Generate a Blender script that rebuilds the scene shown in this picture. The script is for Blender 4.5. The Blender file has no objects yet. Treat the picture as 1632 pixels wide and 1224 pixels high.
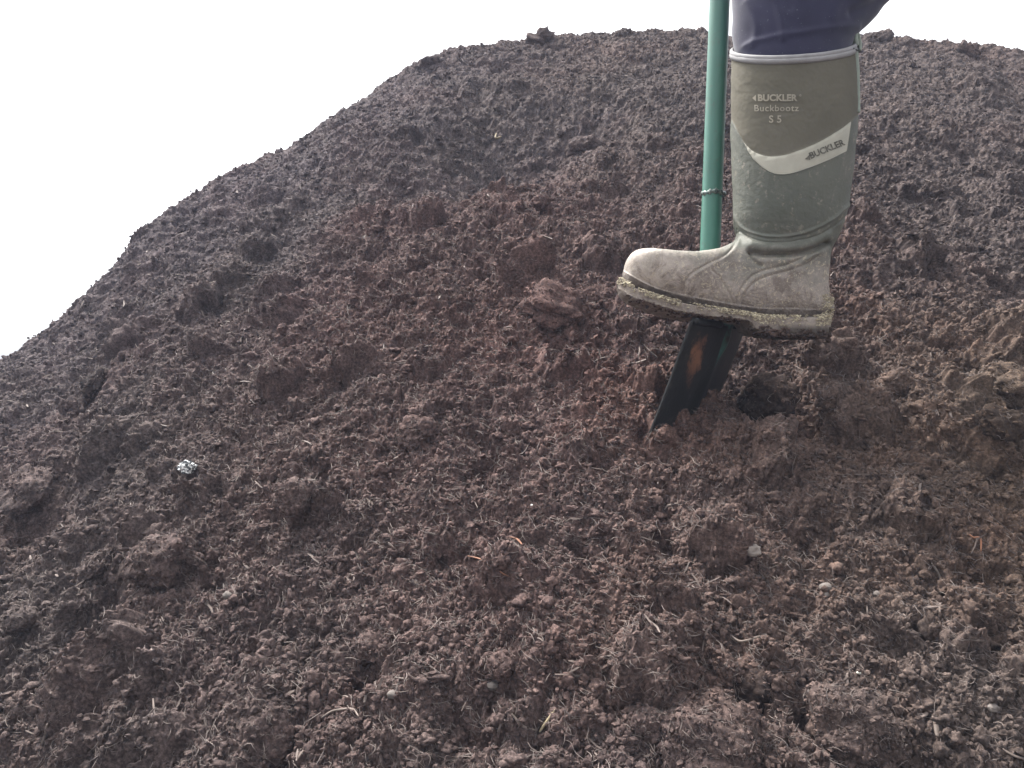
import bpy, math, random
import numpy as np
from mathutils import Vector, Matrix
from mathutils.bvhtree import BVHTree
R = math.radians
rng = np.random.default_rng(7)
random.seed(7)
C = bpy.context.scene.collection

# ------------------------------------------------------------------ camera, sky, sun, exposure
FPX = 1358.0                      # focal length in photo pixels (photo 1632 x 1224)
cam = bpy.data.cameras.new('camera'); camo = bpy.data.objects.new('camera', cam); C.objects.link(camo)
camo.location = (0, 0, 0); camo.rotation_euler = (R(90), 0, 0)
cam.sensor_width = 36; cam.lens = 36 * FPX / 1632
cam.clip_start = .01; cam.clip_end = 2000
bpy.context.scene.camera = camo
SUN_EL, SUN_AZ = 60, -48          # azimuth from +y, negative = left of the view
w = bpy.data.worlds.new('World'); bpy.context.scene.world = w; w.use_nodes = True
nt = w.node_tree; nt.nodes.clear()
sky = nt.nodes.new('ShaderNodeTexSky'); sky.sky_type = 'NISHITA'; sky.sun_disc = False
sky.sun_elevation = R(SUN_EL); sky.sun_rotation = R(SUN_AZ); sky.dust_density = 5; sky.ozone_density = 1
hs = nt.nodes.new('ShaderNodeHueSaturation'); hs.inputs['Saturation'].default_value = .12
bg = nt.nodes.new('ShaderNodeBackground'); bg.inputs['Strength'].default_value = .105
wo = nt.nodes.new('ShaderNodeOutputWorld')
nt.links.new(sky.outputs[0], hs.inputs['Color']); nt.links.new(hs.outputs[0], bg.inputs[0]); nt.links.new(bg.outputs[0], wo.inputs[0])
sl = bpy.data.lights.new('sun', 'SUN'); sl.energy = 1.5; sl.angle = R(14); sl.color = (1, .95, .88)
so = bpy.data.objects.new('sun', sl); C.objects.link(so)
sd = Vector((math.cos(R(SUN_EL)) * math.sin(R(SUN_AZ)), math.cos(R(SUN_EL)) * math.cos(R(SUN_AZ)), math.sin(R(SUN_EL))))
so.rotation_euler = sd.to_track_quat('Z', 'Y').to_euler()
sc = bpy.context.scene
sc.view_settings.view_transform = 'Standard'; sc.view_settings.look = 'None'
sc.view_settings.exposure = 2.18; sc.view_settings.gamma = 1
sc.cycles.max_bounces = 5; sc.cycles.diffuse_bounces = 3; sc.cycles.use_denoising = True

# ------------------------------------------------------------------ helpers
def at(X, Y, y):
    """photo pixel X, Y at distance y in front of the camera"""
    return np.array([(X - 816) / FPX * y, y, (612 - Y) / FPX * y])

def tag(o, label=None, cat=None, group=None, kind=None):
    if label: o['label'] = label
    if cat: o['category'] = cat
    if group: o['group'] = group
    if kind: o['kind'] = kind
    return o

def empty(name, loc, label=None, cat=None, group=None):
    o = bpy.data.objects.new(name, None); C.objects.link(o); o.location = loc
    o.empty_display_size = .05
    return tag(o, label, cat, group)

def mesh(name, V, F, mats, parent=None, smooth=True, mi=None, wloc=None):
    """V Nx3 world coordinates; F array of tris/quads or list of arrays"""
    V = np.asarray(V, dtype=np.float32)
    if not isinstance(F, list): F = [F]
    F = [np.asarray(f, dtype=np.int32) for f in F if len(f)]
    me = bpy.data.meshes.new(name)
    me.vertices.add(len(V)); 
    off = np.zeros(3)
    if parent is not None:
        off = np.array(WORLD.get(parent.name, (0, 0, 0)))
    me.vertices.foreach_set('co', (V - off.astype(np.float32)).ravel())
    tot = np.concatenate([np.full(len(f), f.shape[1], np.int32) for f in F])
    idx = np.concatenate([f.ravel() for f in F])
    me.loops.add(len(idx)); me.loops.foreach_set('vertex_index', idx)
    me.polygons.add(len(tot))
    st = np.concatenate([[0], np.cumsum(tot)[:-1]]).astype(np.int32)
    me.polygons.foreach_set('loop_start', st)
    me.polygons.foreach_set('loop_total', tot)
    if mi is not None: me.polygons.foreach_set('material_index', np.asarray(mi, np.int32))
    me.polygons.foreach_set('use_smooth', np.full(len(tot), smooth, bool))
    for m in (mats if isinstance(mats, (list, tuple)) else [mats]): me.materials.append(m)
    me.update(calc_edges=True); me.validate()
    o = bpy.data.objects.new(name, me); C.objects.link(o)
    if parent is not None: o.parent = parent
    WORLD[o.name] = tuple(off)
    return o
WORLD = {}
def root(name, loc, *a, **k):
    o = empty(name, tuple(float(v) for v in loc), *a, **k); WORLD[o.name] = tuple(float(v) for v in loc); return o

def catmull(P, n):
    """n samples through control rows P (chord-free uniform parameter)"""
    P = np.asarray(P, float); m = len(P)
    t = np.linspace(0, m - 1, n); i = np.minimum(t.astype(int), m - 2); f = (t - i)[:, None]
    Pm = P[np.maximum(i - 1, 0)]; P0 = P[i]; P1 = P[i + 1]; P2 = P[np.minimum(i + 2, m - 1)]
    return .5 * (2 * P0 + (P1 - Pm) * f + (2 * Pm - 5 * P0 + 4 * P1 - P2) * f ** 2 + (3 * P0 - Pm - 3 * P1 + P2) * f ** 3)

def hsh(ix, iy, s):
    h = (ix.astype(np.int64) * 374761393 + iy.astype(np.int64) * 668265263 + s * 974634777) & 0xffffffff
    h = ((h ^ (h >> 13)) * 1274126177) & 0xffffffff
    h = ((h ^ (h >> 16)) * 2246822519) & 0xffffffff
    return ((h ^ (h >> 15)) & 0xffffff).astype(np.float32) / 16777216.0

def perlin(x, y, s=0):
    ix = np.floor(x).astype(np.int64); iy = np.floor(y).astype(np.int64); fx = x - ix; fy = y - iy
    u = fx * fx * fx * (fx * (fx * 6 - 15) + 10); v = fy * fy * fy * (fy * (fy * 6 - 15) + 10)
    def g(a, b, dx, dy):
        an = hsh(a, b, s) * 6.2831853; return np.cos(an) * dx + np.sin(an) * dy
    n0 = g(ix, iy, fx, fy) * (1 - u) + g(ix + 1, iy, fx - 1, fy) * u
    n1 = g(ix, iy + 1, fx, fy - 1) * (1 - u) + g(ix + 1, iy + 1, fx - 1, fy - 1) * u
    return (n0 * (1 - v) + n1 * v) * 1.4

def fbm(x, y, s=0, o=4, gain=.5):
    r = 0; a = 1
    for k in range(o):
        r = r + a * perlin(x * 2 ** k, y * 2 ** k, s + k * 17); a *= gain
    return r

def crumbs(x, y, cell, s, dens=.8, rmin=.25, rmax=.62):
    """height of round crumbs lying on a sheet, jittered one to a cell"""
    X = x / cell; Y = y / cell; ix = np.floor(X).astype(np.int64); iy = np.floor(Y).astype(np.int64)
    h = np.zeros_like(X)
    for dx in (-1, 0, 1):
        for dy in (-1, 0, 1):
            a = ix + dx; b = iy + dy
            px = a + hsh(a, b, s); py = b + hsh(a, b, s + 1); q = hsh(a, b, s + 2)
            r = rmin + (rmax - rmin) * q ** 2; r = np.where(hsh(a, b, s + 3) < dens, r, 1e-3)
            th = hsh(a, b, s + 4) * 3.14; ex = 1 + .5 * hsh(a, b, s + 5)
            ddx = X - px; ddy = Y - py
            u = (ddx * np.cos(th) + ddy * np.sin(th)) * ex; v = -ddx * np.sin(th) + ddy * np.cos(th)
            h = np.maximum(h, np.sqrt(np.maximum(r * r - u * u - v * v, 0)) * 1.05)
    return h * cell

# ------------------------------------------------------------------ material helpers
class NT:
    def __init__(s, name):
        s.m = bpy.data.materials.new(name); s.m.use_nodes = True; s.t = s.m.node_tree
        s.b = s.t.nodes['Principled BSDF']; s.o = s.t.nodes['Material Output']
    def n(s, typ, **k):
        q = s.t.nodes.new(typ)
        for a, b in k.items():
            if a.startswith('i_'):
                key = a[2:]; q.inputs[int(key) if key.isdigit() else key.replace('_', ' ')].default_value = b
            else: setattr(q, a, b)
        return q
    def l(s, a, b): s.t.links.new(a, b)
    def coord(s): 
        q = s.n('ShaderNodeNewGeometry'); return q.outputs['Position']
    def noise(s, scale, detail=4, rough=.55, vec=None, dist=0):
        q = s.n('ShaderNodeTexNoise'); q.inputs['Scale'].default_value = scale; q.inputs['Detail'].default_value = detail
        q.inputs['Roughness'].default_value = rough; q.inputs['Distortion'].default_value = dist
        s.l(vec if vec is not None else s.coord(), q.inputs['Vector']); return q.outputs['Fac']
    def ramp(s, fac, stops):
        q = s.n('ShaderNodeValToRGB'); e = q.color_ramp.elements
        while len(e) < len(stops): e.new(.5)
        for k, (p, c) in enumerate(stops):
            e[k].position = p; e[k].color = (*c, 1) if len(c) == 3 else c
        s.l(fac, q.inputs[0]); return q.outputs[0]
    def mix(s, fac, a, b, mode='MIX'):
        q = s.n('ShaderNodeMix', data_type='RGBA', blend_type=mode)
        if isinstance(fac, (int, float)): q.inputs[0].default_value = fac
        else: s.l(fac, q.inputs[0])
        for i, v in ((6, a), (7, b)):
            if isinstance(v, tuple): q.inputs[i].default_value = (*v, 1)
            else: s.l(v, q.inputs[i])
        return q.outputs[2]
    def bump(s, h, strength, dist=.001):
        q = s.n('ShaderNodeBump'); q.inputs['Strength'].default_value = strength; q.inputs['Distance'].default_value = dist
        s.l(h, q.inputs['Height']); s.l(q.outputs[0], s.b.inputs['Normal'])
    def map(s, v, a, b, c=0, d=1):
        q = s.n('ShaderNodeMapRange'); s.l(v, q.inputs[0])
        for i, x in enumerate((a, b, c, d)): q.inputs[i + 1].default_value = x
        return q.outputs[0]
    def sepz(s):
        q = s.n('ShaderNodeSeparateXYZ'); s.l(s.coord(), q.inputs[0]); return q.outputs
    def math(s, op, a, b):
        q = s.n('ShaderNodeMath', operation=op)
        for i, v in enumerate((a, b)):
            if isinstance(v, (int, float)): q.inputs[i].default_value = v
            else: s.l(v, q.inputs[i])
        return q.outputs[0]
    def set(s, col=None, rough=None, spec=None, metal=None):
        for key, v in (('Base Color', col), ('Roughness', rough), ('Specular IOR Level', spec), ('Metallic', metal)):
            if v is None: continue
            if isinstance(v, tuple): s.b.inputs[key].default_value = (*v, 1)
            elif isinstance(v, (int, float)): s.b.inputs[key].default_value = v
            else: s.l(v, s.b.inputs[key])
        return s.m

def soil_mat(name, gain=1.2, small=260):
    m = NT(name); g = gain
    c1 = m.ramp(m.noise(small, 5, .7), [(.3, (.021*g, .017*g, .0165*g)), (.5, (.060*g, .0485*g, .0465*g)), (.72, (.140*g, .113*g, .106*g))])
    c2 = m.ramp(m.noise(2.3, 3, .6), [(.35, (.95, .94, .95)), (.5, (1, .98, .97)), (.66, (1.1, .99, .96))])
    c = m.mix(1.0, c1, c2, 'MULTIPLY')
    c3 = m.ramp(m.noise(35, 3, .6), [(.35, (.72, .72, .72)), (.65, (1.2, 1.18, 1.16))])
    c = m.mix(1.0, c, c3, 'MULTIPLY')
    # redder tint in the middle of the slope, bluish lens glare painted onto the left shoulder, browner at the right foot
    sp = m.sepz(); nz_ = m.math('MULTIPLY', m.math('SUBTRACT', m.noise(3.2, 4, .6), .5), 1.1)
    def patch(cx, cy, sx, sy, r0, r1):
        a = m.math('MULTIPLY', m.math('SUBTRACT', sp[0], cx), sx); b = m.math('MULTIPLY', m.math('SUBTRACT', sp[1], cy), sy)
        d = m.math('SQRT', m.math('ADD', m.math('MULTIPLY', a, a), m.math('MULTIPLY', b, b)), 0)
        return m.map(m.math('ADD', d, nz_), r0, r1, 1, 0)
    c = m.mix(patch(.05, 1.35, 1.5, 1.1, .1, 1.0), c, (1.26, 1.0, .96), 'MULTIPLY')
    c = m.mix(patch(-1.0, 2.5, 1.0, 1.0, .3, 1.3), c, (1.05, 1.10, 1.28), 'MULTIPLY')
    c = m.mix(patch(.75, 1.0, 1.4, 1.8, .2, 1.0), c, (1.14, 1.08, .88), 'MULTIPLY')
    m.bump(m.noise(900, 3, .7), .7, .0012)
    return m.set(c, .95, .18)
M_soil = soil_mat('dark_compost')
M_clod = soil_mat('compost_clod')
def plain(name, col, rough=.8, spec=.3, scale=120, var=.35, metal=0, bump=.3, bs=400):
    m = NT(name); a = tuple(v * (1 - var) for v in col); b = tuple(min(1, v * (1 + var)) for v in col)
    c = m.ramp(m.noise(scale, 4), [(.3, a), (.7, b)])
    m.bump(m.noise(bs, 3), bump, .0006)
    return m.set(c, rough, spec, metal)

# ------------------------------------------------------------------ the heap
SK = np.array([(-900, 860, 1.0), (-400, 760, 1.35), (-200, 690, 1.6), (0, 578, 1.9), (60, 552, 1.95), (95, 503, 2.0), (140, 478, 2.05), (185, 425, 2.1), (205, 388, 2.12),
    (250, 345, 2.2), (300, 318, 2.27), (340, 290, 2.33), (430, 243, 2.43), (500, 205, 2.5), (560, 165, 2.58), (640, 130, 2.68), (685, 96, 2.72), (740, 90, 2.76), (800, 78, 2.82),
    (855, 56, 2.86), (900, 60, 2.88), (960, 58, 2.9), (1040, 52, 2.92), (1130, 50, 2.92), (1260, 52, 2.9), (1400, 55, 2.86), (1480, 64, 2.83), (1540, 72, 2.82),
    (1632, 90, 2.8), (1760, 120, 2.75), (1950, 165, 2.7), (2300, 250, 2.6), (3000, 420, 2.3)])
sk_phi = np.arctan((SK[:, 0] - 816) / FPX); sk_y = SK[:, 2]
sk_r = sk_y / np.cos(sk_phi); sk_z = (612 - SK[:, 1]) / FPX * sk_y
def smooth_interp(p, a, b):
    acc = 0
    for d, wt in ((-.022, .15), (-.011, .22), (0, .26), (.011, .22), (.022, .15)): acc = acc + wt * np.interp(p + d, a, b)
    return acc
RA, ZA = .17, -.75
BUMPS = [  # x px, y px, radius px, height m (negative = hollow): large relief read from the photograph
    (172, 955, 36, -.13), (1225, 640, 48, -.16), (1600, 685, 38, -.15), (150, 625, 30, -.045), (60, 812, 42, -.05), (1185, 1100, 40, -.07),
    (430, 1160, 75, .03), (270, 890, 60, .012), (1170, 695, 48, .008), (1240, 705, 75, .03), (440, 1205, 45, -.05), (580, 1060, 32, -.045), (1292, 1130, 26, -.05), (330, 930, 26, -.03), (740, 1175, 50, -.04), (900, 480, 70, .02), (880, 525, 45, -.03), (480, 800, 60, .02),
    (505, 775, 28, -.05), (120, 1060, 55, -.06), (100, 990, 60, .02), (300, 1000, 80, -.02), (640, 1000, 70, -.015), (800, 1150, 70, -.02), (1010, 880, 60, -.02),
    (1500, 950, 110, -.02), (1400, 1010, 80, .02), (1560, 1080, 90, .02), (1450, 620, 70, .02), (690, 580, 40, -.025), (1040, 694, 34, -.060), (800, 225, 125, -.19), (640, 270, 80, -.07), (960, 180, 80, -.08), (560, 380, 90, .05), (790, 330, 110, .05), (560, 215, 60, .03),
    (890, 100, 40, -.03), (860, 150, 30, -.03), (1010, 170, 60, .03), (640, 250, 90, .04), (950, 270, 60, -.03), (1400, 400, 60, .03), (1480, 250, 70, -.04), (1560, 150, 50, .04),
    (330, 480, 60, .02), (200, 520, 50, -.02), (440, 400, 50, -.02), (900, 1110, 90, .02), (950, 700, 90, .015), (700, 880, 80, -.02), (380, 1050, 60, -.02)]
def heap_base(x, y):
    phi = np.arctan2(x, y); r = np.hypot(x, y)
    rr = smooth_interp(phi, sk_phi, sk_r); zr = smooth_interp(phi, sk_phi, sk_z) - .004
    s = (r - RA) / (rr - RA); front = ZA + (zr + .02 - ZA) * s
    back = zr + .02 - .45 * (r - rr)
    k = .10; hh = np.clip(.5 + .5 * (back - front) / k, 0, 1)
    z = back * (1 - hh) + front * hh - k * hh * (1 - hh)
    z = np.maximum(z, ZA - .05)
    return z
bump_w = []
for X, Y, rp, hgt in BUMPS:       # where each bump sits on the slope
    u = (X - 816) / FPX; yy = np.linspace(.3, 3.4, 1200); zz = heap_base(u * yy, yy)
    e = 612 - FPX * zz / yy; k = np.argmax(e <= Y); yk = yy[k]
    bump_w.append((u * yk, yk, rp / FPX * yk, hgt))
def heap_z(x, y):
    z = heap_base(x, y)
    amp = np.clip((np.hypot(x, y) - .2) / .5, 0, 1)
    z = z + .030 * fbm(x * 2.1, y * 2.1, 3, 3) * amp + .020 * fbm(x * 6.5, y * 6.5, 9, 3) * amp
    for bx, by, br, bh in bump_w:
        d2 = ((x - bx) ** 2 + ((y - by) / 1.3) ** 2) / (br * br); z = z + bh * np.exp(-d2 * 1.3)
    # the cut the spade stands in
    z = z - .05 * np.exp(-(((x - .31) / .09) ** 2 + ((y - 1.31) / .09) ** 2))
    return z
NP, NR = 1900, 1650
pv = np.tan(np.linspace(R(-33.5), R(33.5), 1560)); pv = np.arctan(pv)
pv = np.concatenate([np.linspace(R(-80), R(-33.5), 171)[:-1], pv, np.linspace(R(33.5), R(80), 171)[1:]]); NP = len(pv)
rv = np.concatenate([np.linspace(.16, .66, 90)[:-1], np.exp(np.linspace(math.log(.66), math.log(3.6), NR)), np.linspace(3.6, 7.5, 100)[1:]]); NR = len(rv)
PH, RR = np.meshgrid(pv, rv); gx = RR * np.sin(PH); gy = RR * np.cos(PH)
gz = heap_z(gx, gy)
e = .01
nx = -(heap_z(gx + e, gy) - heap_z(gx - e, gy)) / (2 * e); ny = -(heap_z(gx, gy + e) - heap_z(gx, gy - e)) / (2 * e); nz = np.ones_like(nx)
ln = np.sqrt(nx * nx + ny * ny + 1); nx /= ln; ny /= ln; nz /= ln
sy_ = gy * 1.22                                                    # stretch the sheet coordinate to the slope length
wx = gx + .012 * perlin(gx * 40, sy_ * 40, 51) + .004 * perlin(gx * 130, sy_ * 130, 52)
wy = sy_ + .012 * perlin(gx * 40, sy_ * 40, 53) + .004 * perlin(gx * 130, sy_ * 130, 54)
rg = 1 + .45 * fbm(gx * 120, sy_ * 120, 61, 3, .6)
D = (.95 - .6 * np.clip((RR - 1.7) / .6, 0, 1)) * crumbs(wx, wy, .095, 100, .38, .2, .55) * (1 + .2 * fbm(gx * 60, sy_ * 60, 62, 3)) + .5 * crumbs(wx, wy, .03, 200, .38) * rg + .6 * crumbs(wx, wy, .0135, 300, .6) * rg + .9 * crumbs(wx, wy, .0065, 400, .85)
D += .0035 * (np.abs(fbm(gx * 75, sy_ * 75, 171, 3, .65)) - .3)
D += .010 * fbm(wx * 30, wy * 30, 71, 3, .6) + .003 * fbm(gx * 110, sy_ * 110, 77, 3, .65)
D += -.040 * np.clip(fbm(wx * 13, wy * 13, 91, 3) - .33, 0, 1)        # small pits
D += .010 * np.clip(fbm(gx * 6 , sy_ * 6, 93, 2), 0, 1) * perlin(gx * 60, sy_ * 60, 94)
fade = np.clip((RR - .2) / .3, 0, 1); D = D * fade * (1 - .32 * np.clip((RR - 1.5) / 1.0, 0, 1))
HV = np.stack([gx + nx * D, gy + ny * D, gz + nz * D], -1)
HN = np.stack([nx, ny, nz], -1)
I = np.arange(NR * NP).reshape(NR, NP)
Q = np.stack([I[:-1, :-1], I[:-1, 1:], I[1:, 1:], I[1:, :-1]], -1).reshape(-1, 4)
heap = mesh('compost_heap', HV.reshape(-1, 3), Q, M_soil)
tag(heap, 'big crumbly heap of dark brown compost filling the view below the white sky', 'compost heap')
pxX = 816 + FPX * HV[..., 0] / HV[..., 1]; pxY = 612 - FPX * HV[..., 2] / HV[..., 1]
vis = (pxX > -60) & (pxX < 1700) & (RR < 3.15) & (RR > .6)
# ground round the heap
gm = plain('bare_earth', (.09, .075, .062), .95, .2, 3, .3, bump=.6, bs=60)
gs = [(-400, -400), (400, -400), (400, 400), (-400, 400)]
N = 40; q = np.linspace(-1, 1, N); q = np.sign(q) * np.abs(q) ** 3 * 19
GX, GY = np.meshgrid(q, q); GZ = np.full_like(GX, ZA - .02) + .0 * GX
J = np.arange(N * N).reshape(N, N)
ground = mesh('ground', np.stack([GX, GY, GZ], -1).reshape(-1, 3), np.stack([J[:-1, :-1], J[:-1, 1:], J[1:, 1:], J[1:, :-1]], -1).reshape(-1, 4), gm)
ground['kind'] = 'structure'

vidx = np.nonzero(vis.ravel())[0]
HVf = HV.reshape(-1, 3); HNf = HN.reshape(-1, 3); PX = pxX.ravel(); PY = pxY.ravel()
BH = heap_z
def ground_at(X, Y):
    """point of the heap surface seen at photo pixel X, Y"""
    d = (PX[vidx] - X) ** 2 + (PY[vidx] - Y) ** 2
    c = vidx[np.nonzero(d < 9)[0]]
    if len(c) == 0: c = vidx[[np.argmin(d)]]
    k = c[np.argmin(HVf[c, 1])]
    return HVf[k].copy(), HNf[k].copy()

# ------------------------------------------------------------------ ico blobs
def ico(sub):
    bm_ = __import__('bmesh').new(); __import__('bmesh').ops.create_icosphere(bm_, subdivisions=sub, radius=1)
    bm_.verts.ensure_lookup_table()
    v = np.array([q.co[:] for q in bm_.verts]); f = np.array([[a.index for a in p.verts] for p in bm_.faces]); bm_.free(); return v, f
def noise3(v, s):   # cheap 3-axis noise from 2-D slices
    return (perlin(v[:, 0] + s * 3.1, v[:, 1] + 7.7, s) + perlin(v[:, 1] + 1.3, v[:, 2] + s * 1.7, s + 1) + perlin(v[:, 2] + 4.1, v[:, 0] + s * 2.3, s + 2)) / 1.7
def blob(sub, s, rough=.35):
    v, f = ico(sub)
    d = np.maximum(1 + rough * noise3(v * 1.3, s) + rough * .6 * noise3(v * 3, s + 5), .25)
    if sub > 2: d = d + rough * .3 * noise3(v * 7, s + 9)
    if sub > 3: d = d + rough * .2 * noise3(v * 16, s + 13) + rough * .12 * noise3(v * 34, s + 23)
    return v * d[:, None], f
def rand_rot(n):
    q = rng.normal(size=(n, 4)); q /= np.linalg.norm(q, axis=1)[:, None]; a, b, c, d = q.T
    return np.stack([1-2*(c*c+d*d), 2*(b*c-a*d), 2*(b*d+a*c), 2*(b*c+a*d), 1-2*(b*b+d*d), 2*(c*d-a*b), 2*(b*d-a*c), 2*(c*d+a*b), 1-2*(b*b+c*c)], -1).reshape(n, 3, 3)
def scatter(n, sub, smin, smax, pw, nvar=10, sink=.1, src=None):
    """n blobs strewn over the visible face of the heap -> V, F"""
    VV = []; FF = []; o = 0
    if src is None: pick = rng.choice(vidx, n); P = HVf[pick]; Nn = HNf[pick]
    else: pick = rng.choice(len(src[0]), n); P = src[0][pick]; Nn = src[1][pick]
    S = smin + (smax - smin) * rng.random(n) ** pw
    per = n // nvar
    for k in range(nvar):
        v, f = blob(sub, 100 + k * 31, .75); a = slice(k * per, (k + 1) * per)
        Rm = rand_rot(per); sc3 = S[a, None] * (1 + rng.uniform(-.5, .5, (per, 3)))
        W = np.einsum('nij,vj->nvi', Rm, v) * 1.0
        W = W * sc3[:, None, :] * .5 + (P[a] + Nn[a] * (S[a] * sink)[:, None] + rng.normal(size=(per, 3)) * .001)[:, None, :]
        VV.append(W.reshape(-1, 3)); FF.append((f[None] + (np.arange(per) * len(v))[:, None, None]).reshape(-1, 3) + o); o += per * len(v)
    return np.concatenate(VV), np.concatenate(FF)
V1, F1 = scatter(85000, 1, .002, .0075, 2.0, sink=.25)
V1b, F1b = scatter(6000, 3, .004, .014, 2.4, sink=.1)
o = mesh('compost_crumbs', V1, F1, M_clod, smooth=False)
tag(o, 'loose fine crumbs of dark compost strewn over the heap', 'crumbs', kind='stuff')
o = mesh('coarse_crumbs', V1b, F1b, M_clod)
tag(o, 'coarser crumbs of dark compost strewn over the heap', 'crumbs', kind='stuff')

# ------------------------------------------------------------------ fibres and splinters
def tubes(P, Rd, sides=3, flat=1.0):
    """P n x k x 3 polylines, Rd n radii -> V, F"""
    n, k, _ = P.shape
    T = np.gradient(P, axis=1); T /= np.linalg.norm(T, axis=2, keepdims=True) + 1e-9
    up = np.zeros_like(T); up[..., 2] = 1; up[..., 0] = .3
    A = np.cross(T, up); A /= np.linalg.norm(A, axis=2, keepdims=True) + 1e-9; B = np.cross(T, A)
    tp = np.sin(np.linspace(.35, math.pi - .35, k)) ** .5
    ang = np.arange(sides) * 2 * math.pi / sides
    W = P[:, :, None, :] + (Rd[:, None, None, None] * tp[None, :, None, None]) * (np.cos(ang)[None, None, :, None] * A[:, :, None, :] + flat * np.sin(ang)[None, None, :, None] * B[:, :, None, :])
    F = []
    for i in range(k - 1):
        for j in range(sides):
            j2 = (j + 1) % sides; F.append([i * sides + j, i * sides + j2, (i + 1) * sides + j2, (i + 1) * sides + j])
    F = np.array(F); cap = np.array([[s for s in range(sides)][::-1], [(k - 1) * sides + s for s in range(sides)]])
    nv = k * sides
    Fq = (F[None] + (np.arange(n) * nv)[:, None, None]).reshape(-1, 4)
    Fc = (cap[None] + (np.arange(n) * nv)[:, None, None]).reshape(-1, sides)
    return W.reshape(-1, 3), [Fq, Fc]
def fibre_field(n, l0, l1, r0, r1, curl, bias=.6, k=6, lift=.25, src=None):
    if src is None: pick = rng.choice(vidx, n); P0 = HVf[pick]; Nn = HNf[pick]
    else: pick = rng.choice(len(src[0]), n); P0 = src[0][pick]; Nn = src[1][pick]
    t1 = np.cross(Nn, np.array([0, 0, 1.])); t1 /= np.linalg.norm(t1, axis=1)[:, None]; t2 = np.cross(Nn, t1)
    a = rng.uniform(0, 2 * math.pi, n); a = np.where(rng.random(n) < bias, rng.normal(R(40), R(28), n) , a)
    d = np.cos(a)[:, None] * -t1 + np.sin(a)[:, None] * t2 * np.where(t2[:, 2:3] < 0, 1, -1) + Nn * rng.uniform(-lift, lift, n)[:, None]
    d /= np.linalg.norm(d, axis=1)[:, None]
    L = l0 + (l1 - l0) * rng.random(n) ** 2.2; t = np.linspace(-.5, .5, k)
    s = np.cross(d, Nn)
    c1 = rng.normal(size=n) * curl; c2 = rng.normal(size=n) * curl * .6
    P = P0[:, None] + Nn[:, None] * .0015 + d[:, None] * (t[None, :, None] * L[:, None, None]) + s[:, None] * ((t ** 2)[None, :, None] * (L * c1)[:, None, None]) + (Nn)[:, None] * ((.1 - t ** 2)[None, :, None] * (L * c2)[:, None, None]) + s[:, None] * (np.sin(t * 9)[None, :, None] * (L * c2 * .15)[:, None, None])
    return tubes(P, r0 + (r1 - r0) * rng.random(n) ** 2, 3)
def fibre_mat(name, lo, hi):
    m = NT(name); c = m.ramp(m.noise(45, 2), [(.38, lo), (.5, tuple((a + b) / 2 for a, b in zip(lo, hi))), (.68, hi)])
    return m.set(c, .7, .3)
Vf, Ff = fibre_field(46000, .004, .030, .00020, .00055, .9)
o = mesh('plant_fibres', Vf, Ff, fibre_mat('dry_fibre', (.05, .039, .036), (.20, .165, .15)))
tag(o, 'fine dry plant fibres scattered through the compost', 'fibres', kind='stuff')
Vf, Ff = fibre_field(13000, .007, .028, .00025, .0005, .35, bias=.95, k=5, lift=.35)
o = mesh('combed_fibres', Vf, Ff, fibre_mat('pale_fibre', (.07, .056, .052), (.24, .20, .18)))
tag(o, 'pale fibres combed down the slope of the compost heap', 'fibres', kind='stuff')
Vf, Ff = fibre_field(2600, .008, .032, .0008, .0019, .25, bias=.35, k=4, lift=.4)
o = mesh('wood_splinters', Vf, Ff, fibre_mat('wood_splinter', (.05, .037, .033), (.155, .12, .104)), smooth=False)
tag(o, 'brown wood splinters and bark shreds mixed in the compost', 'splinters', kind='stuff')

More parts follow.
